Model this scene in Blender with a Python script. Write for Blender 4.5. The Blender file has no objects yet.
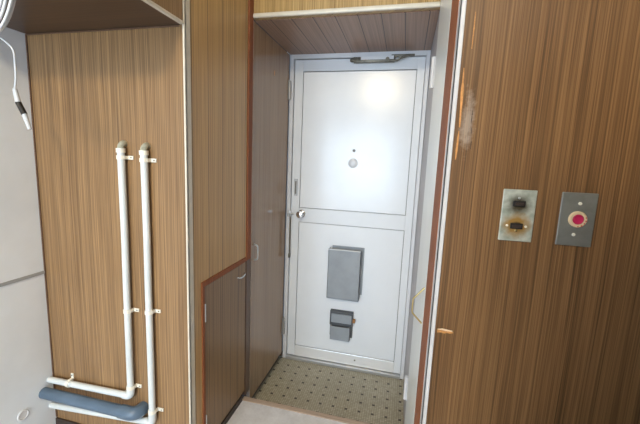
import bpy, bmesh, math, random
from mathutils import Vector, Matrix
random.seed(4)
sc = bpy.context.scene
C = sc.collection
PI = math.pi

# ---------------------------------------------------------------- camera
yaw, pitch, roll, F = -0.2360, -0.1485, 0.0413, 343.157
f = Vector((math.sin(yaw), math.cos(yaw), 0)); s = Vector((math.cos(yaw), -math.sin(yaw), 0)); u = Vector((0, 0, 1))
f2 = f*math.cos(pitch) + u*math.sin(pitch); u2 = u*math.cos(pitch) - f*math.sin(pitch)
cx = s*math.cos(roll) + u2*math.sin(roll); cu = u2*math.cos(roll) - s*math.sin(roll)
cam = bpy.data.objects.new('camera', bpy.data.cameras.new('camera')); C.objects.link(cam)
cam.matrix_world = Matrix(((cx.x, cu.x, -f2.x, 0), (cx.y, cu.y, -f2.y, 0), (cx.z, cu.z, -f2.z, 0), (0, 0, 0, 1)))
cam.data.sensor_width = 36; cam.data.lens = F/640*36; cam.data.clip_start = 0.02
sc.camera = cam

# ---------------------------------------------------------------- main planes (camera at the origin)
XL, XR, XW = -0.747, 0.092, -1.430
YR, YL, YH, YS, YD = 0.872, 1.073, 1.596, 1.512, 2.165
ZG, ZI, ZH, ZS, ZC = -1.393, -1.268, 0.645, 0.428, 1.14

# ---------------------------------------------------------------- materials
def mat(name, col=(.8, .8, .8), rough=.5, metal=0, spec=.5, emit=None, es=0):
    m = bpy.data.materials.new(name); m.use_nodes = True
    b = m.node_tree.nodes['Principled BSDF']
    b.inputs['Base Color'].default_value = (*col, 1); b.inputs['Roughness'].default_value = rough
    b.inputs['Metallic'].default_value = metal; b.inputs['Specular IOR Level'].default_value = spec
    if emit: b.inputs['Emission Color'].default_value = (*emit, 1); b.inputs['Emission Strength'].default_value = es
    return m

class NT:
    def __init__(self, m): self.t = m.node_tree; self.b = self.t.nodes['Principled BSDF']
    def n(self, typ, **kw):
        nd = self.t.nodes.new(typ)
        for k, v in kw.items(): setattr(nd, k, v)
        return nd
    def l(self, a, b): self.t.links.new(a, b)
    def math(self, op, a, b=None, c=None):
        nd = self.n('ShaderNodeMath', operation=op)
        for i, v in enumerate((a, b, c)):
            if v is None: continue
            if isinstance(v, (int, float)): nd.inputs[i].default_value = v
            else: self.l(v, nd.inputs[i])
        return nd.outputs[0]
    def xyz(self):
        g = self.n('ShaderNodeTexCoord'); sp = self.n('ShaderNodeSeparateXYZ'); self.l(g.outputs['Object'], sp.inputs[0]); return sp.outputs
    def vec(self, x, y, z):
        nd = self.n('ShaderNodeCombineXYZ')
        for i, v in enumerate((x, y, z)):
            if isinstance(v, (int, float)): nd.inputs[i].default_value = v
            else: self.l(v, nd.inputs[i])
        return nd.outputs[0]
    def noise(self, v, scale=1, detail=2, rough=.5):
        nd = self.n('ShaderNodeTexNoise'); self.l(v, nd.inputs['Vector'])
        nd.inputs['Scale'].default_value = scale; nd.inputs['Detail'].default_value = detail; nd.inputs['Roughness'].default_value = rough
        return nd.outputs[0]
    def ramp(self, fac, stops):
        nd = self.n('ShaderNodeValToRGB'); self.l(fac, nd.inputs[0]); e = nd.color_ramp.elements
        while len(e) < len(stops): e.new(.5)
        for el, (p, c) in zip(e, stops): el.position = p; el.color = (*c, 1) if len(c) == 3 else c
        return nd.outputs[0]
    def mix(self, fac, a, b, mode='MIX'):
        nd = self.n('ShaderNodeMix', data_type='RGBA', blend_type=mode)
        if isinstance(fac, (int, float)): nd.inputs[0].default_value = fac
        else: self.l(fac, nd.inputs[0])
        for i, v in ((6, a), (7, b)):
            if isinstance(v, tuple): nd.inputs[i].default_value = (*v, 1)
            else: self.l(v, nd.inputs[i])
        return nd.outputs[2]
    def bump(self, h, strength=.2, dist=.002):
        nd = self.n('ShaderNodeBump'); nd.inputs['Strength'].default_value = strength; nd.inputs['Distance'].default_value = dist
        self.l(h, nd.inputs['Height']); self.l(nd.outputs[0], self.b.inputs['Normal'])

def wood(name, light, mid, dark, axis='z', fine=260, rough=.38, joint=None, off=0, contrast=1.0, seed=0, wide=1.0, spec=.45, jstr=.6):
    """printed teak veneer: long straight grain along 'axis'; joint = spacing of dark board joints"""
    m = mat(name, mid, rough, 0, spec); N = NT(m); X = N.xyz()
    if axis == 'z': U, V = N.math('ADD', X[0], X[1]), X[2]
    elif axis == 'y': U, V = N.math('ADD', X[0], X[2]), X[1]
    else: U, V = N.math('ADD', X[1], X[2]), X[0]
    U = N.math('ADD', U, seed)
    wob = N.math('MULTIPLY', N.math('SUBTRACT', N.noise(N.vec(N.math('MULTIPLY', U, 3), seed, N.math('MULTIPLY', V, 1.3)), 1, 1), .5), .02)
    U2 = N.math('ADD', U, wob)
    fn = N.noise(N.vec(N.math('MULTIPLY', U2, fine), 0, N.math('MULTIPLY', V, 2.5)), 1, 2, .6)
    md = N.noise(N.vec(N.math('MULTIPLY', U2, 55*wide*2.4), 3, N.math('MULTIPLY', V, .8)), 1, 2, .55)
    lo = N.noise(N.vec(N.math('MULTIPLY', U2, 20*wide), 9, N.math('MULTIPLY', V, .4)), 1, 1)
    a = N.math('MULTIPLY', fn, .60*contrast); b = N.math('MULTIPLY', md, .36*contrast); c = N.math('MULTIPLY', lo, .20*contrast)
    t = N.math('ADD', N.math('ADD', a, b), c)
    t = N.math('ADD', t, .5-.58*contrast)
    col = N.ramp(t, [(.30, dark), (.46, mid), (.62, light)])
    # thin dark vein lines
    ln = N.noise(N.vec(N.math('MULTIPLY', U2, 130*wide), 20, N.math('MULTIPLY', V, .35)), 1, 1)
    v = N.math('ABSOLUTE', N.math('SUBTRACT', ln, .5)); v = N.math('SUBTRACT', 1, N.math('MULTIPLY', v, 16)); v = N.math('MAXIMUM', v, 0)
    col = N.mix(N.math('MULTIPLY', v, .5), col, dark)
    if joint:
        j = N.math('ABSOLUTE', N.math('SUBTRACT', N.math('FRACT', N.math('ADD', N.math('DIVIDE', N.math('SUBTRACT', N.math('ADD', U, -seed), off), joint), 50.5)), .5))
        jm = N.math('LESS_THAN', j, .0022/joint)
        col = N.mix(N.math('MULTIPLY', jm, jstr), col, tuple(q*.25 for q in dark))
    N.l(col, N.b.inputs['Base Color']); N.bump(fn, .12, .001)
    rr = N.math('ADD', N.math('MULTIPLY', fn, .16), rough-.08); N.l(rr, N.b.inputs['Roughness'])
    return m

def painted(name, col, rough=.45, var=.06, sc_=6, spec=.4, metal=0):
    m = mat(name, col, rough, metal, spec); N = NT(m); X = N.xyz()
    v = N.vec(X[0], X[1], X[2]); n1 = N.noise(v, sc_, 4, .6)
    dk = tuple(q*(1-2.2*var) for q in col)
    N.l(N.ramp(n1, [(.32, dk), (.62, col)]), N.b.inputs['Base Color'])
    N.bump(N.noise(v, 90, 3), .05, .001)
    return m

M = {}
M['wood_alcove'] = wood('teak_veneer_alcove', (.36, .218, .102), (.235, .133, .059), (.085, .045, .022), contrast=.9, wide=1.0)
M['wood_hall'] = wood('teak_veneer_hall', (.68, .44, .195), (.53, .32, .13), (.26, .15, .058), seed=3.7, joint=.105, off=.36, contrast=.75, rough=.33)  # colour lightened to stand in for light this wall lacks; same veneer elsewhere
M['wood_header'] = wood('teak_veneer_header', (.56, .38, .16), (.41, .26, .10), (.2, .12, .045), seed=1.3, rough=.3)
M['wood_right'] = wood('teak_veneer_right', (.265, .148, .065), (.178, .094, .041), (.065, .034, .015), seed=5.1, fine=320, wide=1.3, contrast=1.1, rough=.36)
N = NT(M['wood_right']); X = N.xyz()
bc = N.b.inputs['Base Color'].links[0].from_socket
dx_ = N.math('DIVIDE', N.math('SUBTRACT', X[0], .132), .018); dz_ = N.math('DIVIDE', N.math('SUBTRACT', X[2], .10), .075)
el = N.math('SQRT', N.math('ADD', N.math('MULTIPLY', dx_, dx_), N.math('MULTIPLY', dz_, dz_)))
el = N.math('ADD', el, N.math('MULTIPLY', N.math('SUBTRACT', N.noise(N.vec(X[0], X[1], X[2]), 60, 4, .7), .5), 1.6))
N.l(N.mix(N.ramp(el, [(.3, (.42, .42, .42)), (1, (0, 0, 0))]), bc, (.55, .47, .40)), N.b.inputs['Base Color'])   # scuffed patch
M['wood_side'] = wood('teak_veneer_side', (.30, .17, .08), (.2, .11, .05), (.07, .035, .018), seed=7.1)
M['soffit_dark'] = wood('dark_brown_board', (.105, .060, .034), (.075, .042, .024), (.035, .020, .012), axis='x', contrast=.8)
M['plank_soffit'] = wood('soffit_planks', (.38, .235, .165), (.29, .175, .12), (.15, .09, .062), axis='y', joint=.103, off=-.228, seed=2.2, contrast=.7, wide=.7, jstr=.9)
M['cup_door'] = wood('glossy_cupboard_veneer', (.42, .27, .155), (.31, .19, .105), (.17, .10, .055), seed=9.9, contrast=.7, rough=.13, spec=.5, fine=330)
M['meter_door'] = wood('meter_door_veneer', (.36, .225, .115), (.25, .15, .074), (.115, .065, .032), seed=4.4, joint=.075, off=.42, contrast=.7)
M['white_wall'] = painted('grey_white_board', (.82, .87, .93), .5, .04, 3)
M['ceiling'] = painted('ceiling_paint', (.72, .70, .66), .8)
M['door_paint'] = painted('aluminium_paint', (.80, .82, .85), .30, .02, 4, .5)
M['door_panel'] = painted('door_panel_paint', (.84, .86, .89), .24, .02, 3, .55)
M['frame_paint'] = painted('door_frame_paint', (.74, .75, .78), .33, .03, 8, .5)
M['gasket'] = mat('dark_gasket', (.22, .22, .23), .6)
M['white_board'] = painted('white_laminate', (.80, .82, .80), .3, .03, 5)
M['recess_wall'] = painted('lavender_grey_board', (.50, .47, .48), .45, .05, 6)
M['cream_trim'] = painted('cream_edge_trim', (.70, .64, .53), .28, .05, 20, .6)
M['alu_trim'] = painted('white_corner_trim', (.66, .655, .67), .3, .05, 14, .6)
M['red_wood'] = wood('red_brown_post', (.34, .125, .052), (.27, .09, .038), (.16, .05, .022), seed=6.6, fine=400, wide=2, contrast=.6, rough=.6, spec=.2)
M['post_dark'] = wood('dark_brown_post', (.17, .10, .06), (.12, .065, .04), (.06, .03, .02), seed=8.8, contrast=.6)
M['black'] = mat('black', (.015, .013, .012), .5)
M['dark_base'] = painted('dark_brown_base', (.045, .03, .024), .5)
M['chrome'] = mat('worn_chrome', (.72, .72, .72), .18, 1)
M['steel'] = mat('brushed_steel', (.50, .50, .50), .38, .6)
M['oldsteel'] = painted('tarnished_steel', (.20, .18, .14), .45, .2, 60, .5, .6)
M['brass'] = mat('brass', (.62, .48, .22), .28, 1)
M['pipe'] = painted('white_pvc', (.68, .71, .71), .35, .04, 10)
M['clip'] = mat('cream_plastic', (.82, .78, .68), .4)
M['greypipe'] = painted('blue_grey_pvc', (.105, .155, .22), .34, .10, 9, .5)
M['blocker_grey'] = mat('dark_grey_enamel', (.06, .06, .065), .35)
M['hinge_metal'] = mat('dull_nickel', (.42, .41, .40), .35, .4)
M['seam'] = mat('grey_joint_strip', (.36, .37, .38), .5)
M['bright_alu'] = mat('bright_aluminium', (.88, .88, .89), .25, .25)
M['screw'] = mat('bright_screw', (.75, .74, .68), .3, .2)
M['putty'] = painted('grey_green_putty', (.42, .41, .32), .8, .15, 60)
M['cable'] = mat('white_cable', (.56, .58, .61), .4)
M['boxgrey'] = painted('grey_mailbox_paint', (.33, .355, .385), .4, .05, 12, .4)
M['boxdark'] = mat('mailbox_inside', (.10, .105, .115), .6)
M['rust'] = mat('rust', (.42, .20, .07), .8)
M['nosing'] = wood('nosing_wood', (.50, .38, .29), (.42, .31, .23), (.30, .21, .15), axis='x', fine=200, contrast=.7, rough=.5)
M['peel'] = painted('bare_orange_wood', (.68, .32, .10), .6, .2, 60)
M['peel_edge'] = mat('pale_splinter', (.80, .62, .42), .6)

def floor_mat():
    m = mat('white_vinyl', (.70, .68, .67), .45); N = NT(m); X = N.xyz(); v = N.vec(X[0], X[1], X[2])
    N.l(N.ramp(N.noise(v, 14, 5, .7), [(.3, (.56, .53, .52)), (.65, (.72, .70, .70))]), N.b.inputs['Base Color'])
    N.bump(N.noise(v, 300, 2), .06, .001); return m
M['vinyl'] = floor_mat()

def tile_mat():
    m = mat('mosaic_tile', (.4, .4, .3), .42); N = NT(m); X = N.xyz()
    x = N.math('SUBTRACT', X[0], -.601); y = N.math('SUBTRACT', X[1], 1.917)
    def cell(v, p):
        return N.math('MULTIPLY', N.math('ABSOLUTE', N.math('SUBTRACT', N.math('FRACT', N.math('ADD', N.math('DIVIDE', v, p), 100.5)), .5)), p)
    dx, dy = cell(x, .075), cell(y, .075)
    dark = N.math('LESS_THAN', N.math('MAXIMUM', dx, dy), .0078)
    sx, sy = cell(x, .0125), cell(y, .0125)     # distance to the centre of each small tile
    grout = N.math('GREATER_THAN', N.math('MAXIMUM', sx, sy), .0050)
    ix = N.math('FLOOR', N.math('DIVIDE', N.math('ADD', x, .00625), .0125)); iy = N.math('FLOOR', N.math('DIVIDE', N.math('ADD', y, .00625), .0125))
    wn = N.n('ShaderNodeTexWhiteNoise'); N.l(N.vec(ix, iy, 0), wn.inputs['Vector'])
    base = N.ramp(wn.outputs[0], [(.0, (.40, .37, .27)), (1, (.56, .52, .40))])
    dirt = N.noise(N.vec(X[0], X[1], 0), 5, 4, .6)
    base = N.mix(N.ramp(dirt, [(.35, (0, 0, 0)), (.7, (.45, .45, .45))]), base, (.34, .30, .21))
    g = N.mix(N.math('MULTIPLY', grout, .8), base, (.24, .21, .15))
    col = N.mix(N.math('MULTIPLY', dark, .93), g, (.045, .032, .022))
    N.l(col, N.b.inputs['Base Color']); N.bump(N.math('SUBTRACT', 1, grout), .25, .001)
    return m
M['tile'] = tile_mat()

# ---------------------------------------------------------------- mesh helpers
def box(bm, x0, x1, y0, y1, z0, z1, bev=0, seg=2):
    r = bmesh.ops.create_cube(bm, size=1)['verts']
    for v in r: v.co = Vector((x0+(v.co.x+.5)*(x1-x0), y0+(v.co.y+.5)*(y1-y0), z0+(v.co.z+.5)*(z1-z0)))
    if bev:
        es = list({e for v in r for e in v.link_edges})
        bmesh.ops.bevel(bm, geom=es, offset=bev, segments=seg, affect='EDGES', profile=.5)
    return bm
def B(*a, **k): return box(bmesh.new(), *a, **k)
def cyl(bm, p0, p1, r, r2=None, n=24, caps=True):
    p0, p1 = Vector(p0), Vector(p1); d = p1-p0
    mt = Matrix.Translation((p0+p1)/2) @ d.to_track_quat('Z', 'Y').to_matrix().to_4x4()
    bmesh.ops.create_cone(bm, cap_ends=caps, segments=n, radius1=r, radius2=r if r2 is None else r2, depth=d.length, matrix=mt)
    return bm
def lathe(bm, origin, axis, prof, n=28):
    """prof: (radius, distance along axis)"""
    q = Vector(axis).to_track_quat('Z', 'Y'); o = Vector(origin); rings = []
    for r, h in prof:
        rings.append([bm.verts.new(o + q @ Vector((r*math.cos(2*PI*i/n), r*math.sin(2*PI*i/n), h))) for i in range(n)])
    for a, b in zip(rings, rings[1:]):
        for i in range(n): bm.faces.new((a[i], a[(i+1) % n], b[(i+1) % n], b[i]))
    bm.faces.new(rings[0][::-1]); bm.faces.new(rings[-1]); return bm
def smooth_path(pts, k=8):
    P = [Vector(p) for p in pts]; P = [P[0]*2-P[1]] + P + [P[-1]*2-P[-2]]; out = []
    for i in range(1, len(P)-2):
        a, b, c, d = P[i-1:i+3]
        for j in range(k):
            t = j/k
            out.append(.5*((2*b)+(c-a)*t+(2*a-5*b+4*c-d)*t*t+(3*b-a-3*c+d)*t**3))
    out.append(P[-2]); return out
def tube(bm, pts, r, n=16, caps=True):
    P = [Vector(p) for p in pts]; rings = []; up = None
    rr = r if isinstance(r, (list, tuple)) else [r]*len(P)
    for i, p in enumerate(P):
        t = (P[min(i+1, len(P)-1)]-P[max(i-1, 0)]).normalized()
        if up is None:
            up = Vector((0, 0, 1)) if abs(t.z) < .9 else Vector((0, 1, 0))
        side = t.cross(up).normalized(); up = side.cross(t).normalized()
        rings.append([bm.verts.new(p + rr[i]*(side*math.cos(2*PI*j/n)+up*math.sin(2*PI*j/n))) for j in range(n)])
    for a, b in zip(rings, rings[1:]):
        for j in range(n): bm.faces.new((a[j], a[(j+1) % n], b[(j+1) % n], b[j]))
    if caps: bm.faces.new(rings[0][::-1]); bm.faces.new(rings[-1])
    return bm
def prism_y(bm, outline, y0, y1):
    a = [bm.verts.new((x, y0, z)) for x, z in outline]; b = [bm.verts.new((x, y1, z)) for x, z in outline]
    bm.faces.new(a); bm.faces.new(b[::-1]); n = len(a)
    for i in range(n): bm.faces.new((a[i], b[i], b[(i+1) % n], a[(i+1) % n]))
    return bm
def obj(name, bm, m, parent=None, smooth=False):
    bmesh.ops.recalc_face_normals(bm, faces=bm.faces)
    me = bpy.data.meshes.new(name); bm.to_mesh(me); bm.free()
    me.materials.append(M[m] if isinstance(m, str) else m)
    if smooth:
        for p in me.polygons: p.use_smooth = True
        me.set_sharp_from_angle(angle=math.radians(40))
    o = bpy.data.objects.new(name, me); C.objects.link(o)
    if parent:
        o.parent = parent; o.matrix_parent_inverse = Matrix.Identity(4)
        w = parent; off = Vector((0, 0, 0))
        while w: off += w.location; w = w.parent
        if off.length: o.data.transform(Matrix.Translation(-off)) if not parent.get('local') else None
    return o
def struct(name, bm, m, **k):
    o = obj(name, bm, m, **k); o['kind'] = 'structure'; return o
def thing(name, label, cat, group=None):
    o = bpy.data.objects.new(name, None); C.objects.link(o); o.empty_display_size = .05
    o['label'] = label; o['category'] = cat
    if group: o['group'] = group
    return o

# ---------------------------------------------------------------- room shell
T = .05
XS = .63          # unseen side wall right of the panelled wall, pulled close to cut ambient light
struct('floor', B(-2.6, XS+T, -2.6, YS-.002, ZI-.06, ZI), 'vinyl')
struct('floor', B(XL-.26, XR+.06, YS+.03, YD+.12, ZG-.05, ZG), 'tile')
struct('ceiling', B(XW-T-1.2, XS+T, -2.6, YH+.06, ZC, ZC+.05), 'ceiling')
struct('wall_left', B(XW-T, XW, -.9, YL+T, ZI, ZC), 'white_wall')
struct('wall_back_left', B(XW, XL-.0005, YL, YL+.012, ZI, ZC), 'wood_alcove')
# hall wall on the left, built around the meter cupboard opening
MY0, MY1, MZ = 1.152, 1.545, -.495
bm = B(XL-T, XL, YL+.0125, MY0, ZI, ZC); box(bm, XL-T, XL, MY0, MY1, MZ, ZC)
bm2 = bm; struct('wall_hall_left', bm2, 'wood_hall')
struct('wall_front', B(XL-.3, XR+.3, YD+.06, YD+.12, ZG, ZC), 'white_wall')
struct('wall_header', B(XL, XR, YH, YH+.03, ZH+.004, ZC), 'wood_header')
struct('ceiling_recess', B(XL-.002, XR+.002, YH+.001, YD+.06, ZH, ZH+.012) if False else B(XL, XR, YH+.031, YD+.06, ZH, ZH+.012), 'plank_soffit')
struct('wall_recess_right', B(XR+.002, XR+T, 1.60, YD+.06, ZG, ZC), 'recess_wall')
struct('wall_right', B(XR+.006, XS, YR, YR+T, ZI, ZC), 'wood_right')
struct('wall_side_right', B(XS, XS+T, -.31, YR+T, ZI, ZC), 'wood_side')
struct('wall_rear_right', B(XS, XS+T, -2.6, -.36, ZI, ZC), 'white_wall')
# rear of the kitchen (behind the camera) with a window opening
WX0, WX1, WZ0, WZ1 = -1.65, -.02, -.85, .65
bm = B(-2.6, WX0, -2.65, -2.6, ZI, ZC); box(bm, WX1, XS+T, -2.65, -2.6, ZI, ZC)
box(bm, WX0, WX1, -2.65, -2.6, ZI, WZ0); box(bm, WX0, WX1, -2.65, -2.6, WZ1, ZC)
struct('wall_rear', bm, 'white_wall')
struct('wall_rear_left', B(-2.65, -2.6, -2.6, -.9, ZI, ZC), 'white_wall')
struct('wall_rear_left', B(-2.6, XW-T, -.95, -.9, ZI, ZC), 'white_wall')
bm = bmesh.new()
for a in ((WX0, WX0+.05), ((WX0+WX1)/2-.025, (WX0+WX1)/2+.025), (WX1-.05, WX1)): box(bm, a[0], a[1], -2.64, -2.61, WZ0, WZ1)
for a in ((WZ0, WZ0+.05), (WZ1-.05, WZ1)): box(bm, WX0+.05, WX1-.05, -2.64, -2.61, a[0], a[1])
struct('window_1', bm, 'alu_trim')

# step nosing between the vinyl floor and the tiled entry
struct('trim_1', B(XL, XR, YS-.002, YS+.030, ZI-.030, ZI+.003, bev=.003), 'nosing')
struct('trim_2', B(XL, XR, YS+.004, YS+.022, ZG, ZI-.030), 'dark_base')
# baseboards
struct('baseboard_left', B(XL, XL+.006, YL+.02, YS-.004, ZI, ZI+.03), 'dark_base')
struct('baseboard_back', B(XW, XL-.01, YL-.007, YL, ZI, ZI+.085), 'dark_base')
# corner trims and posts
def Lcorner(name, x0, x1, y0, y1, z0, z1, m):
    return struct(name, B(x0, x1, y0, y1, z0, z1, bev=.0022), m)
bm = B(XL-.007, XL+.003, YL-.003, YL+.003, ZI+.001, ZC-.001, bev=.001); box(bm, XL-.001, XL+.003, YL-.003, YL+.026, ZI+.001, ZC-.001, bev=.001)
struct('trim_3', bm, 'cream_trim')
bm = B(XR-.001, XR+.0125, YR-.004, YR+.001, ZI+.001, ZC-.001, bev=.0012); box(bm, XR-.001, XR+.004, YR-.004, YR+.0255, ZI+.001, ZC-.001, bev=.0012)
struct('trim_4', bm, 'alu_trim')
struct('trim_5', B(XL-.03, XL+.006, 1.550, 1.594, MZ-.02, ZC, bev=.002), 'red_wood')
struct('trim_9', B(XL-.03, XL+.003, 1.550, 1.594, ZI, MZ-.0205, bev=.001), 'post_dark')
struct('trim_6', B(XR-.002, XR+.04, .8945, 1.068, ZI, ZC, bev=.002), 'red_wood')
struct('trim_7', B(XL+.006, XR-.001, YH-.014, YH, ZH, ZH+.020, bev=.006, seg=3), 'cream_trim')
struct('trim_8', B(XW, XW+.004, -.8, YL-.001, -.513, -.5, bev=.001), 'seam')
struct('trim_10', B(XW, XW+.005, YL-.005, YL-.0005, ZI+.09, ZS-.002), 'post_dark')
struct('trim_11', B(XW+.006, XL-.02, YL-.004, YL-.0005, ZS-.005, ZS-.001), 'post_dark')
# overhead cabinet (top left)
c = thing('overhead_cabinet', 'dark-undersided overhead wall cupboard with a cream edge strip above the pipes', 'cabinet')
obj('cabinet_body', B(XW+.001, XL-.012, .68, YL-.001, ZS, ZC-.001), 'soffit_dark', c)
obj('side_panel', B(XL-.012, XL-.003, .68, YL-.006, ZS+.009, ZC-.001), 'cup_door', c)
obj('edge_strip', B(XL-.013, XL+.001, .68, YL-.005, ZS-.001, ZS+.009, bev=.002), 'cream_trim', c)

obj('hook', tube(bmesh.new(), [(-.955, .681, .5515), (-.955, .62, .5515), (-.955, .615, .560)], .004, 10), 'steel', c)

# ---------------------------------------------------------------- front door
FX0, FX1 = XL+.002, XR
def door():
    ro = bpy.data.objects.new('door_1', None); C.objects.link(ro); ro['kind'] = 'structure'
    y = YD
    bm = B(FX0, FX0+.024, y-.022, y+.06, ZG, ZH, bev=.002)
    box(bm, FX1-.022, FX1, y-.022, y+.06, ZG, ZH, bev=.002)
    box(bm, FX0+.024, FX1-.022, y-.022, y+.06, ZH-.026, ZH, bev=.002)
    obj('door_frame', bm, 'frame_paint', ro)
    bm = B(FX0+.024, FX1-.022, y-.030, y+.06, ZG, ZG+.022, bev=.002); obj('threshold', bm, 'steel', ro)
    LX0, LX1, LZ0, LZ1 = FX0+.027, FX1-.024, ZG+.025, ZH-.030
    px0, px1 = -.661, .023
    lf = obj('door_leaf', B(LX0, LX1, y+.012, y+.045, LZ0, LZ1), 'gasket', ro)
    bm = B(LX0, px0-.002, y-.006, y+.012, LZ0, LZ1, bev=.0015)
    box(bm, px1+.002, LX1, y-.006, y+.012, LZ0, LZ1, bev=.0015)
    box(bm, px0-.002, px1+.002, y-.006, y+.012, .548, LZ1, bev=.0015)
    box(bm, px0-.002, px1+.002, y-.006, y+.012, -.408, -.314, bev=.0015)
    obj('door_rails', bm, 'door_paint', lf)
    obj('kick_rail', B(px0-.0015, px1+.0015, y-.0085, y+.012, LZ0, -1.292, bev=.002), 'bright_alu', lf)
    a = obj('upper_panel', B(px0+.001, px1-.001, y-.001, y+.012, -.311, .543, bev=.001), 'door_panel', lf)
    b = obj('lower_panel', B(px0+.001, px1-.001, y-.001, y+.012, -1.289, -.412, bev=.001), 'door_panel', lf)
    # peephole and its round cover
    bm = lathe(bmesh.new(), (-.318, y-.001, .070), (0, -1, 0), [(.009, 0), (.009, .003), (.005, .004), (.004, .001)]); obj('peephole', bm, 'gasket', ro, True)
    bm = lathe(bmesh.new(), (-.320, y-.001, -.008), (0, -1, 0), [(.030, 0), (.030, .002), (.026, .005), (.012, .0075), (.003, .008)], 36); obj('peephole_cover', bm, 'frame_paint', ro, True)
    # lock plate (slot box)
    bm = B(-.700, -.677, y-.012, y-.006, -.235, -.125, bev=.002); lp = obj('lock_plate', bm, 'steel', ro)
    obj('lock_slot', B(-.693, -.684, y-.015, y-.012, -.222, -.138, bev=.001), 'oldsteel', lp)
    # knob with rose
    bm = lathe(bmesh.new(), (-.643, y-.006, -.352), (0, -1, 0), [(.026, 0), (.026, .004), (.020, .008), (.010, .010), (.009, .024), (.016, .030), (.0235, .038), (.025, .048), (.021, .058), (.008, .062), (.002, .062)])
    obj('door_knob', bm, 'chrome', ro, True)
    # latch catch and long door guard rod on the left jamb
    bm = B(-.737, -.712, y-.030, y-.022, -.375, -.335, bev=.002); cyl(bm, (-.727, y-.036, -.355), (-.690, y-.036, -.355), .005); cyl(bm, (-.727, y-.036, -.372), (-.727, y-.036, -.338), .006)
    gd = obj('door_guard', bm, 'steel', ro, True)
    bm = cyl(bmesh.new(), (-.716, y-.030, -.375), (-.714, y-.030, -.640), .0042, n=12)
    box(bm, -.721, -.709, y-.036, y-.022, -.655, -.625, bev=.002); obj('guard_rod', bm, 'gasket' if False else 'oldsteel', gd, True)
    # bolt head low in the bottom rail
    bm = lathe(bmesh.new(), (-.235, y-.0075, -1.327), (0, -1, 0), [(.006, 0), (.006, .002), (.003, .003)], 14); obj('bolt_head', bm, 'oldsteel', ro, True)
    # closer arm at the head
    bm = B(-.345, -.105, y-.050, y-.024, .581, .612, bev=.004)
    lathe(bm, (-.355, y-.037, .597), (1, 0, 0), [(.008, -.01), (.012, 0), (.012, .03)], 16)
    cl = obj('door_closer', bm, 'oldsteel', ro, True)
    bm = B(-.300, -.110, y-.054, y-.050, .594, .613); obj('closer_cover', bm, 'frame_paint', cl)
    bm = B(-.125, .005, y-.045, y-.024, .612, .622, bev=.002)
    tube(bm, [(-.150, y-.048, .590), (-.09, y-.052, .586), (-.07, y-.05, .600), (-.03, y-.05, .612)], .006, 10)
    cyl(bm, (-.145, y-.062, .593), (-.145, y-.040, .593), .011, n=14); cyl(bm, (-.075, y-.060, .603), (-.075, y-.040, .603), .009, n=14)
    obj('closer_arm', bm, 'oldsteel', cl, True)
    return ro
door()

# open-topped letter tray on the door (shallow tapered bin, wider at the left lip)
def bin_mesh(x0, x1, z0, z1, dtop, dbot, t=.003, ysurf=None):
    y = YD-.002; bm = bmesh.new()
    def quad_wall(o, i):   # outer and inner loops
        pass
    # front plate slanted: depth dbot at the bottom, dtop at the top
    def plate(pts, n):
        vs = [bm.verts.new(p) for p in pts]; vs2 = [bm.verts.new(Vector(p)+Vector(n)*t) for p in pts]
        bm.faces.new(vs); bm.faces.new(vs2[::-1]); k = len(vs)
        for i in range(k): bm.faces.new((vs[i], vs2[i], vs2[(i+1) % k], vs[(i+1) % k]))
    plate([(x0, y-dbot, z0), (x1, y-dbot, z0), (x1, y-dtop, z1), (x0, y-dtop, z1)], (0, 1, 0))
    for x, n in ((x0, 1), (x1, -1)):
        plate([(x, y-dbot, z0), (x, y, z0), (x, y, z1), (x, y-dtop, z1)], (n, 0, 0))
    plate([(x0, y-dbot, z0), (x1, y-dbot, z0), (x1, y, z0), (x0, y, z0)], (0, 0, 1))
    return bm
mb = thing('door_mailbox', 'large blue-grey open-topped letter box on the lower panel of the front door', 'mailbox')
obj('bin', bin_mesh(-.440, -.230, -.890, -.560, .055, .055), 'boxgrey', mb)
obj('back_plate', B(-.425, -.215, YD-.008, YD-.001, -.860, -.545, bev=.001), 'boxgrey', mb)
obj('rolled_rim', B(-.442, -.229, YD-.058, YD-.053, -.563, -.557, bev=.001), 'steel', mb)
mb2 = thing('door_milk_box', 'small blue-grey two-part holder with a rusty clip, below the letter box', 'mail holder')
obj('back_plate', B(-.416, -.262, YD-.012, YD-.001, -1.170, -.985, bev=.002), 'boxdark', mb2)
obj('flap', B(-.408, -.270, YD-.026, YD-.014, -1.070, -1.008, bev=.003), 'boxgrey', mb2)
bm = B(-.416, -.262, YD-.030, YD-.012, -1.003, -.987, bev=.002); box(bm, -.416, -.408, YD-.030, YD-.012, -1.085, -1.003, bev=.001); box(bm, -.270, -.262, YD-.030, YD-.012, -1.085, -1.003, bev=.001)
obj('frame', bm, 'boxdark', mb2)
obj('pocket', bin_mesh(-.408, -.276, -1.185, -1.088, .042, .038), 'boxgrey', mb2)
obj('rusty_clip', B(-.262, -.246, YD-.030, YD-.012, -1.055, -1.030, bev=.003), 'rust', mb2)

# ---------------------------------------------------------------- cupboards built into the walls
def hinge(parent, x, y, z0, z1, side=1, m='steel', w=.02, kn=.006):
    """butt hinge: knuckle barrel plus two leaves lying on the face (side = direction the barrel stands out)"""
    bm = cyl(bmesh.new(), (x+side*kn, y, z0), (x+side*kn, y, z1), kn, n=14)
    for k in (1, 2): 
        zz = z0+(z1-z0)*k/3; cyl(bm, (x+side*kn, y, zz-.001), (x+side*kn, y, zz+.001), kn*1.15, n=14)
    h = obj('hinge', bm, m, parent, True)
    obj('hinge_leaf', B(min(x, x+side*.002), max(x, x+side*.002), y-w, y+w, z0, z1), m, h)
    return h
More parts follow.
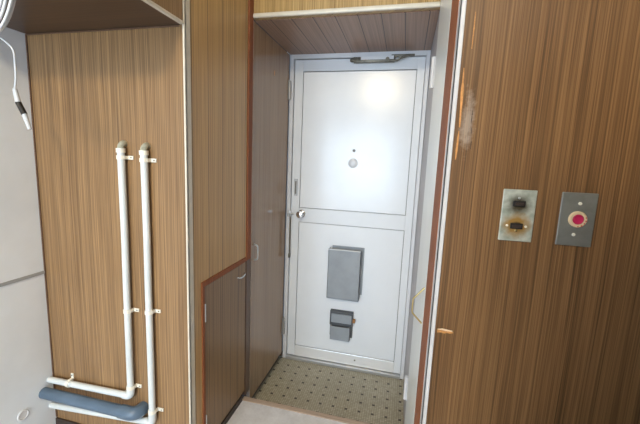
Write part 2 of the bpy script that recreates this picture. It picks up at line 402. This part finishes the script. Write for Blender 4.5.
# tall left cupboard in the entry
cu = thing('entry_cupboard', 'tall glossy brown cupboard with a slim upright handle, left of the front door', 'cupboard')
obj('cupboard_body', B(XL-.25, XL-.022, 1.597, YD-.024, ZG, ZC-.3), 'dark_base', cu)
cd = obj('cupboard_door', B(XL-.020, XL, 1.605, 2.125, ZG+.050, ZH-.004, bev=.0015), 'cup_door', cu)
bm = B(XL-.002, XL+.0015, 1.602, 1.608, ZG+.05, ZH-.004); obj('edge_band', bm, 'nosing', cd)
hb = smooth_path([(XL, 1.642, -.452), (XL+.018, 1.642, -.458), (XL+.022, 1.642, -.475), (XL+.022, 1.642, -.515), (XL+.018, 1.642, -.532), (XL, 1.642, -.538)], 5)
obj('handle', tube(bmesh.new(), hb, .0042, 12), 'steel', cd, True)
obj('jamb_strip', B(XL-.018, XL-.001, 2.127, YD-.024, ZG+.02, ZH-.002), 'post_dark', cu)
hinge(cu, XL+.001, 2.126, .372, .485, 1, 'hinge_metal', .015, .0075); hinge(cu, XL+.001, 2.126, -1.205, -1.085, 1, 'hinge_metal', .015, .0075)
for sp, (yy, zz) in {'a': (1.885, .470)}.items():
    obj('chip', B(XL-.001, XL+.0006, yy-.006, yy+.006, zz-.012, zz+.016, bev=.0005), 'peel', cd)
# low meter cupboard in the hall wall
mc = thing('meter_cupboard', 'low brown meter cupboard with reddish wooden edging in the left hall wall', 'cupboard')
obj('cupboard_body', B(XL-.16, XL-.014, MY0+.002, MY1, ZI, MZ-.002), 'dark_base', mc)
obj('frame', box(B(XL-.012, XL+.005, MY0, MY0+.017, ZI+.03, MZ-.001, bev=.0015), XL-.012, XL+.005, MY0+.017, MY1+.002, MZ-.022, MZ-.001, bev=.0015), 'red_wood', mc)
md = obj('cupboard_door', B(XL-.012, XL+.001, MY0+.020, MY1-.002, ZI+.034, MZ-.025, bev=.0015), 'meter_door', mc)
hp = smooth_path([(XL+.001, 1.448, -.572), (XL+.008, 1.449, -.574), (XL+.014, 1.458, -.577), (XL+.015, 1.485, -.579), (XL+.014, 1.508, -.574), (XL+.008, 1.517, -.572), (XL+.001, 1.518, -.570)], 5)
obj('wire_handle', tube(bmesh.new(), hp, .0035, 10), 'chrome', md, True)
hinge(mc, XL+.001, MY0+.020, -.668, -.592, 1, 'steel', .003, .0035); hinge(mc, XL+.001, MY0+.020, -1.17, -1.09, 1, 'steel', .003, .0035)
# white right-hand cupboard
rc = thing('white_cupboard', 'white laminate cupboard with a brass wire pull, right of the entry', 'cupboard')
obj('cupboard_body', B(XR+.022, XR+.3, 1.072, 1.59, ZI, ZC-.2), 'dark_base', rc)
rd = obj('cupboard_door', B(XR-.002, XR+.018, 1.072, 1.585, ZI+.004, ZC-.2, bev=.0015), 'white_board', rc)
hw = [(XR-.002, 1.115, -.393), (XR-.034, 1.115, -.433), (XR-.035, 1.115, -.44), (XR-.035, 1.115, -.475), (XR-.034, 1.115, -.482), (XR-.002, 1.115, -.515)]
wp = obj('wire_pull', tube(bmesh.new(), hw, .0028, 10), 'brass', rd, True)
for z_, z2_ in ((.325, .450), (-1.135, -1.015)):
    hg = hinge(rc, XR-.002, 1.592, z_, z2_, -1, 'alu_trim', .014, .008)
obj('screw_head', lathe(bmesh.new(), (XR-.003, .985, -.745), (-1, 0, 0), [(.003, 0), (.003, .001), (.001, .002)], 10), 'chrome', None).name = 'screw'
sw_ = bpy.data.objects['screw']; sw_['label'] = 'tiny bright screw head low on the reddish wooden post'; sw_['category'] = 'screw'

# ---------------------------------------------------------------- pipes on the alcove wall
PY = YL-.020; PR = .0125
def saddle(parent, x, z, vertical=True, r=PR, cy=PY, flip=1):
    bm = bmesh.new()
    if vertical:
        cyl(bm, (x, cy, z-.007), (x, cy, z+.007), r+.0028, n=24)
        box(bm, x+r-.003, x+r+.025, YL-.005, YL-.0005, z-.0068, z+.0068, bev=.0012)
        box(bm, x+r-.004, x+r+.004, cy-.004, YL-.001, z-.0066, z+.0066, bev=.002)
        o = obj('pipe_clip', bm, 'clip', parent, True)
        obj('clip_screw', lathe(bmesh.new(), (x+r+.017, YL-.005, z), (0, -1, 0), [(.003, 0), (.003, .001), (.001, .002)], 12), 'oldsteel', o)
    else:
        cyl(bm, (x-.007, cy, z), (x+.007, cy, z), r+.0028, n=24)
        box(bm, x-.0068, x+.0068, YL-.005, YL-.0005, z+r-.003, z+r+.024, bev=.0012)
        box(bm, x-.0066, x+.0066, cy-.004, YL-.001, z+r-.004, z+r+.004, bev=.002)
        o = obj('pipe_clip', bm, 'clip', parent, True)
        obj('clip_screw', lathe(bmesh.new(), (x, YL-.005, z+r+.016), (0, -1, 0), [(.003, 0), (.003, .001), (.001, .002)], 12), 'oldsteel', o)
def elbow(a, c, b, rad, k=8):
    a, c, b = Vector(a), Vector(c), Vector(b); d1 = (a-c).normalized(); d2 = (b-c).normalized()
    p0, p1 = c+d1*rad, c+d2*rad
    return [p0*(1-t)**2 + c*2*t*(1-t) + p1*t*t for t in [i/k for i in range(k+1)]]
def conduit(name, label, x0, x1, ztop, zbot, zleft, clips, hclips, group='white drain hoses on the panelled wall'):
    ro = thing(name, label, 'pipe', group)
    top, bot, left = (x0, PY, ztop), (x1, PY, zbot), (XW-.0, PY, zleft)
    mid = [(x0, PY, ztop), (x0+.001, PY, ztop-.3), (x0+(x1-x0)*.3, PY, ztop-.5), (x1+.001, PY, zbot+.25), (x1, PY, zbot+.03)]
    obj('pipe', tube(bmesh.new(), smooth_path(mid, 6), PR, 24), 'pipe', ro, True)
    e = elbow((x1, PY, zbot+.1), (x1, PY, zbot), (x1-.1, PY, zbot), .022)
    obj('elbow', tube(bmesh.new(), [(x1, PY, zbot+.045)] + e + [(x1-.034, PY, zbot)], PR+.0025, 24), 'pipe', ro, True)
    obj('pipe', tube(bmesh.new(), [(x1-.030, PY, zbot), (XW+.001, PY, zleft)], PR, 24), 'pipe', ro, True)
    obj('collar', cyl(bmesh.new(), (x0, PY, ztop-.004), (x0, PY, ztop+.012), PR+.0032), 'clip', ro, True)
    plug = smooth_path([(x0, PY, ztop+.008), (x0, PY+.001, ztop+.018), (x0+.001, PY+.006, ztop+.026), (x0+.001, PY+.013, ztop+.029), (x0+.001, YL-.001, ztop+.029)], 5)
    obj('putty_plug', tube(bmesh.new(), plug, .0115, 18), 'putty', ro, True)
    for z in clips: 
        t = (ztop-z)/(ztop-zbot); xx = x0 + (x1-x0)*(0 if z > ztop-.3 else (1 if t > .75 else .35)); saddle(ro, xx, z)
    for (x, z) in hclips: saddle(ro, x, z, False)
    return ro
conduit('drain_pipe', 'shorter white wall pipe, left of the pair, turning left above the grey pipe', -1.005, -1.008, .003, -.974, -.986, [-.018, -.608, -.934], [(-1.322, -.983)])
conduit('drain_pipe', 'longer white wall pipe, right of the pair, bending under the grey pipe', -.907, -.909, -.002, -1.070, -1.108, [-.024, -.598, -1.018], [])
gp = thing('grey_pipe', 'thick blue-grey horizontal pipe with an elbow between the two white pipes', 'pipe')
GY = YL-.047; GR = .0225; gz = -1.026; gx = -.928
gl = Vector((XW+.001, GY, -1.030)); ge = Vector((gx-.02, GY, gz))
obj('pipe', tube(bmesh.new(), [gl, Vector((gx-.075, GY, gz))], GR, 32), 'greypipe', gp, True)
e = elbow(gl, (gx-.035, GY, gz), (gx-.035, YL, gz), .034)
obj('elbow', tube(bmesh.new(), [(gx-.105, GY, gz)] + e + [(gx-.035, YL-.001, gz)], GR+.003, 32), 'greypipe', gp, True)
# ring cover on the white wall
bm = lathe(bmesh.new(), (XW, .940, -1.069), (1, 0, 0), [(.022, 0), (.022, .003), (.018, .0045), (.016, .002), (.003, .002)], 32)
o = obj('round_wall_cap', bm, 'frame_paint', None, True); o['label'] = 'small round cover cap low on the white left wall'; o['category'] = 'wall cap'

# ---------------------------------------------------------------- cable coil top left
cc = thing('coiled_cable', 'white coiled aerial cable with a dangling black connector, top left', 'cable')
bm = bmesh.new()
def coil_pts(cx_, rx, zb, zt, y0, n=56):
    return [(cx_+rx*math.cos(2*PI*i/n)*(1 if math.sin(2*PI*i/n) < 0 else 1-.45*math.sin(2*PI*i/n)**2), y0+.004*math.sin(4*PI*i/n), (zb+zt)/2+(zt-zb)/2*math.sin(2*PI*i/n)) for i in range(n+1)]
for rx, zb, y0 in ((.087, .262, .640), (.084, .266, .648), (.070, .276, .641), (.054, .292, .644)):
    tube(bm, coil_pts(-.955, rx, zb, .556, y0), .0031, 10, caps=False)
obj('coil', bm, 'cable', cc, True)
M['tie'] = mat('blue_twist_tie', (.03, .03, .12), .5)
tail = smooth_path([(-.975, .640, .2665), (-1.02, .650, .280), (-1.12, .72, .31), (-1.24, .82, .338), (-1.292, .88, .352), (-1.262, .9, .318), (-1.256, .9, .270), (-1.258, .9, .225), (-1.266, .9, .190), (-1.262, .9, .160)], 7)
obj('tail', tube(bmesh.new(), tail, .0033, 10), 'cable', cc, True)
obj('white_boot', cyl(bmesh.new(), (-1.2665, .9, .192), (-1.256, .9, .148), .0068, .0085, 16), 'cable', cc, True)
obj('connector', cyl(bmesh.new(), (-1.2570, .9, .150), (-1.2335, .9, .110), .0085, .0085, 16), 'black', cc, True)
obj('white_plug', cyl(bmesh.new(), (-1.2345, .9, .112), (-1.2160, .9, .062), .0080, .0055, 16), 'cable', cc, True)
# ---------------------------------------------------------------- switch plates on the right wall
def scorched():
    m = mat('scorched_plate', (.5, .52, .46), .42, .35); N = NT(m); X = N.xyz()
    def blob(cx_, cz_, rx, rz):
        a = N.math('DIVIDE', N.math('SUBTRACT', X[0], cx_), rx); b = N.math('DIVIDE', N.math('SUBTRACT', X[2], cz_), rz)
        return N.math('SQRT', N.math('ADD', N.math('MULTIPLY', a, a), N.math('MULTIPLY', b, b)))
    nz = N.math('MULTIPLY', N.math('SUBTRACT', N.noise(N.vec(X[0], X[1], X[2]), 70, 3, .6), .5), .6)
    base = N.ramp(N.noise(N.vec(X[0], X[1], X[2]), 45, 3), [(.35, (.36, .40, .34)), (.65, (.58, .61, .55))])
    d1 = N.math('ADD', blob(.259, -.082, .031, .028), nz)
    c1 = N.mix(N.ramp(d1, [(.35, (1, 1, 1)), (1.0, (0, 0, 0))]), base, (.07, .055, .03))
    d2 = N.math('ADD', blob(.259, -.130, .036, .034), nz)
    c2 = N.mix(N.ramp(d2, [(.45, (1, 1, 1)), (1.0, (0, 0, 0))]), c1, (.38, .22, .06))
    d3 = N.math('ADD', blob(.259, -.130, .016, .010), nz)
    c3 = N.mix(N.ramp(d3, [(.6, (1, 1, 1)), (1.0, (0, 0, 0))]), c2, (.06, .035, .015))
    N.l(c3, N.b.inputs['Base Color']); return m
M['scorch'] = scorched()
def plate(cx_, cz_, t=.004):
    return B(cx_-.035, cx_+.035, YR-t, YR, cz_-.060, cz_+.060, bev=.0015)
p1 = thing('switch_plate', 'pale steel wall plate with brown scorch marks around two dark slots', 'wall plate')
obj('plate', plate(.2594, -.1068), 'scorch', p1)
for z in (-.079, -.131):
    so = obj('slot', B(.246, .272, YR-.0075, YR-.004, z-.0065, z+.0065, bev=.001), 'black', p1)
    obj('switch_rocker', B(.250, .268, YR-.0095, YR-.0075, z-.004, z+.003, bev=.0006), 'dark_base', so)
for x, z in ((.2585, -.066), (.2595, -.142)):
    obj('screw', lathe(bmesh.new(), (x, YR-.004, z), (0, -1, 0), [(.0028, 0), (.0028, .001), (.001, .0018)], 12), 'brass' if z < -.1 else 'steel', p1, True)
for x in (.2395, .279):
    obj('melted_bead', lathe(bmesh.new(), (x, YR-.004, -.131), (0, -1, 0), [(.003, 0), (.0028, .0015), (.001, .0025)], 10), 'clip', p1, True)
p2 = thing('alarm_button_plate', 'dark grey steel wall plate with a red button in a cream ring', 'wall plate')
M['grey_plate'] = painted('dull_steel_plate', (.26, .27, .255), .42, .06, 50, .5, .5)
obj('plate', plate(.3786, -.1065), 'grey_plate', p2)
M['cream'] = mat('cream_ring', (.66, .52, .34), .4)
M['redbtn'] = mat('red_button', (.48, .018, .09), .3)
M['redink'] = mat('red_ink', (.50, .03, .03), .5)
rg = obj('ring', lathe(bmesh.new(), (.3795, YR-.004, -.1055), (0, -1, 0), [(.0182, 0), (.0182, .003), (.0165, .005), (.0118, .005), (.0108, .003)], 36), 'cream', p2, True)
obj('button', lathe(bmesh.new(), (.3795, YR-.007, -.1055), (0, -1, 0), [(.0112, 0), (.0112, .0015), (.0095, .003), (.006, .0015), (.001, .001)], 30), 'redbtn', p2, True)
for z, x in ((-.0705, .3805), (-.1405, .3765)):
    obj('screw', lathe(bmesh.new(), (x, YR-.004, z), (0, -1, 0), [(.0036, 0), (.0036, .0012), (.0015, .0022)], 14), 'screw', p2, True)
# red characters round the lower right of the ring (unreadable in the photograph)
for k, ang in enumerate((18, -8, -34, -60, -86)):
    a = math.radians(ang); cx_, cz_ = .3795+.0152*math.cos(a), -.1055+.0152*math.sin(a)
    bm = bmesh.new(); w = .0018
    box(bm, cx_-w, cx_+w, YR-.0094, YR-.0088, cz_-.0003, cz_+.0005)
    box(bm, cx_-.0004, cx_+.0004, YR-.0094, YR-.0088, cz_-w, cz_+w)
    if k % 2: box(bm, cx_-w, cx_+w, YR-.0094, YR-.0088, cz_-w, cz_-w+.0007)
    obj('red_lettering', bm, 'redink', rg)

# peeled veneer marks on the right wall: irregular chips standing a hair proud of the face
def chip(name, pts, m, y=YR):
    o = obj(name, prism_y(bmesh.new(), pts, y-.0007, y+.0003), m, bpy.data.objects['wall_right']); return o
def streak(x0, z0, x1, z1, w, n=9, m='peel', name='peeled_veneer'):
    L = []; R_ = []
    for i in range(n+1):
        t = i/n; x = x0+(x1-x0)*t; z = z0+(z1-z0)*t; ww = w*(math.sin(PI*min(max(t, .06), .94))**.5)*random.uniform(.6, 1.1)
        L.append((x-ww/2, z)); R_.append((x+ww/2, z+random.uniform(-.001, .001)))
    chip(name, L+R_[::-1], m)
streak(.1125, .222, .1155, .090, .0060, m='peel')
streak(.1150, .082, .1135, .015, .0045)
streak(.1405, .130, .1395, .100, .0018, m='dark_base', name='veneer_crack')
streak(.1445, .060, .1440, .040, .0018, m='dark_base', name='veneer_crack')
streak(.1420, .090, .1425, .075, .0014, m='dark_base', name='veneer_crack')
streak(.1255, .340, .1250, .262, .0024)
chip('peeled_veneer', [(.110, -.4125), (.120, -.4125), (.131, -.4140), (.142, -.4130), (.149, -.4155), (.141, -.4190), (.133, -.4180), (.128, -.4205), (.119, -.4190), (.110, -.4205)], 'peel')
chip('peeled_veneer', [(.110, -.4110), (.122, -.4080), (.146, -.4105), (.1465, -.4125), (.131, -.4135), (.120, -.4120), (.111, -.4120)], 'peel_edge')

# unseen appliance-shaped blocker, added behind the camera to shade the panelled wall's right
fr = thing('light_blocker', 'unseen dark grey two-door light blocker added behind the camera', 'light_blocker')
obj('body', B(-.12, .58, -.78, -.24, ZI+.03, .62, bev=.008), 'blocker_grey', fr)
for a, b in ((ZI+.06, -.02), (-.012, .615)):
    d_ = obj('door', B(-.12, .58, -.232, -.19, a, b, bev=.008), 'blocker_grey', fr)
    obj('handle', B(-.10, -.08, -.188, -.165, (a+b)/2-.12, (a+b)/2+.12, bev=.004), 'steel', d_)
for x_ in (-.09, .55):
    for y_ in (-.73, -.29): obj('foot', cyl(bmesh.new(), (x_, y_, ZI), (x_, y_, ZI+.032), .018), 'black', fr)

lc = thing('bounce_blocker', 'unseen low dark brown cabinet added below the switch plates to block floor bounce', 'cabinet')  # unseen cabinet added to keep floor bounce off the panelled wall
obj('body', B(.20, XS-.002, .30, YR-.004, ZI, -.735, bev=.003), 'wood_side', lc)
obj('top', B(.185, XS-.002, .285, YR-.003, -.735, -.715, bev=.003), 'soffit_dark', lc)
for a, b in ((.305, .58), (.586, .862)):
    d_ = obj('door', B(.186, .20, a, b, ZI+.03, -.745, bev=.002), 'wood_side', lc)
    obj('knob', lathe(bmesh.new(), (.186, b-.03, -.95), (-1, 0, 0), [(.006, 0), (.006, .01), (.012, .018), (.003, .024)], 14), 'steel', d_, True)

# ---------------------------------------------------------------- lamps and daylight
lp = thing('ceiling_lamp', 'round ceiling lamp of the kitchen', 'lamp')
LX, LY = -.42, -.93
obj('lamp_base', cyl(bmesh.new(), (LX, LY, ZC-.025), (LX, LY, ZC), .10), 'white_board', lp, True)
M['lamp'] = mat('lit_glass', (1, 1, 1), .4, emit=(1, .83, .55), es=250)
obj('lamp_shade', lathe(bmesh.new(), (LX, LY, ZC-.026), (0, 0, -1), [(.13, 0), (.145, .02), (.13, .05), (.08, .075), (.01, .082)], 36), 'lamp', lp, True)

w = bpy.data.worlds.new('sky'); sc.world = w; w.use_nodes = True
bg = w.node_tree.nodes['Background']; bg.inputs[0].default_value = (.62, .80, 1, 1); bg.inputs[1].default_value = 1.5
al = bpy.data.lights.new('window_daylight', 'AREA'); al.shape = 'RECTANGLE'; al.size = WX1-WX0-.1; al.size_y = WZ1-WZ0-.1
al.energy = 104; al.color = (.68, .84, 1)
ao = bpy.data.objects.new('window_daylight', al); C.objects.link(ao); ao.location = ((WX0+WX1)/2, -2.58, (WZ0+WZ1)/2); ao.rotation_euler = (PI/2, 0, 0)
ao.rotation_euler = Vector((0, 1, 0)).to_track_quat('-Z', 'Y').to_euler()

vs = sc.view_settings; vs.view_transform = 'Standard'; vs.look = 'None'; vs.gamma = 1; vs.exposure = -0.2; vs.use_curve_mapping = False
sc.cycles.max_bounces = 8
try: sc.cycles.use_denoising = True
except Exception: pass
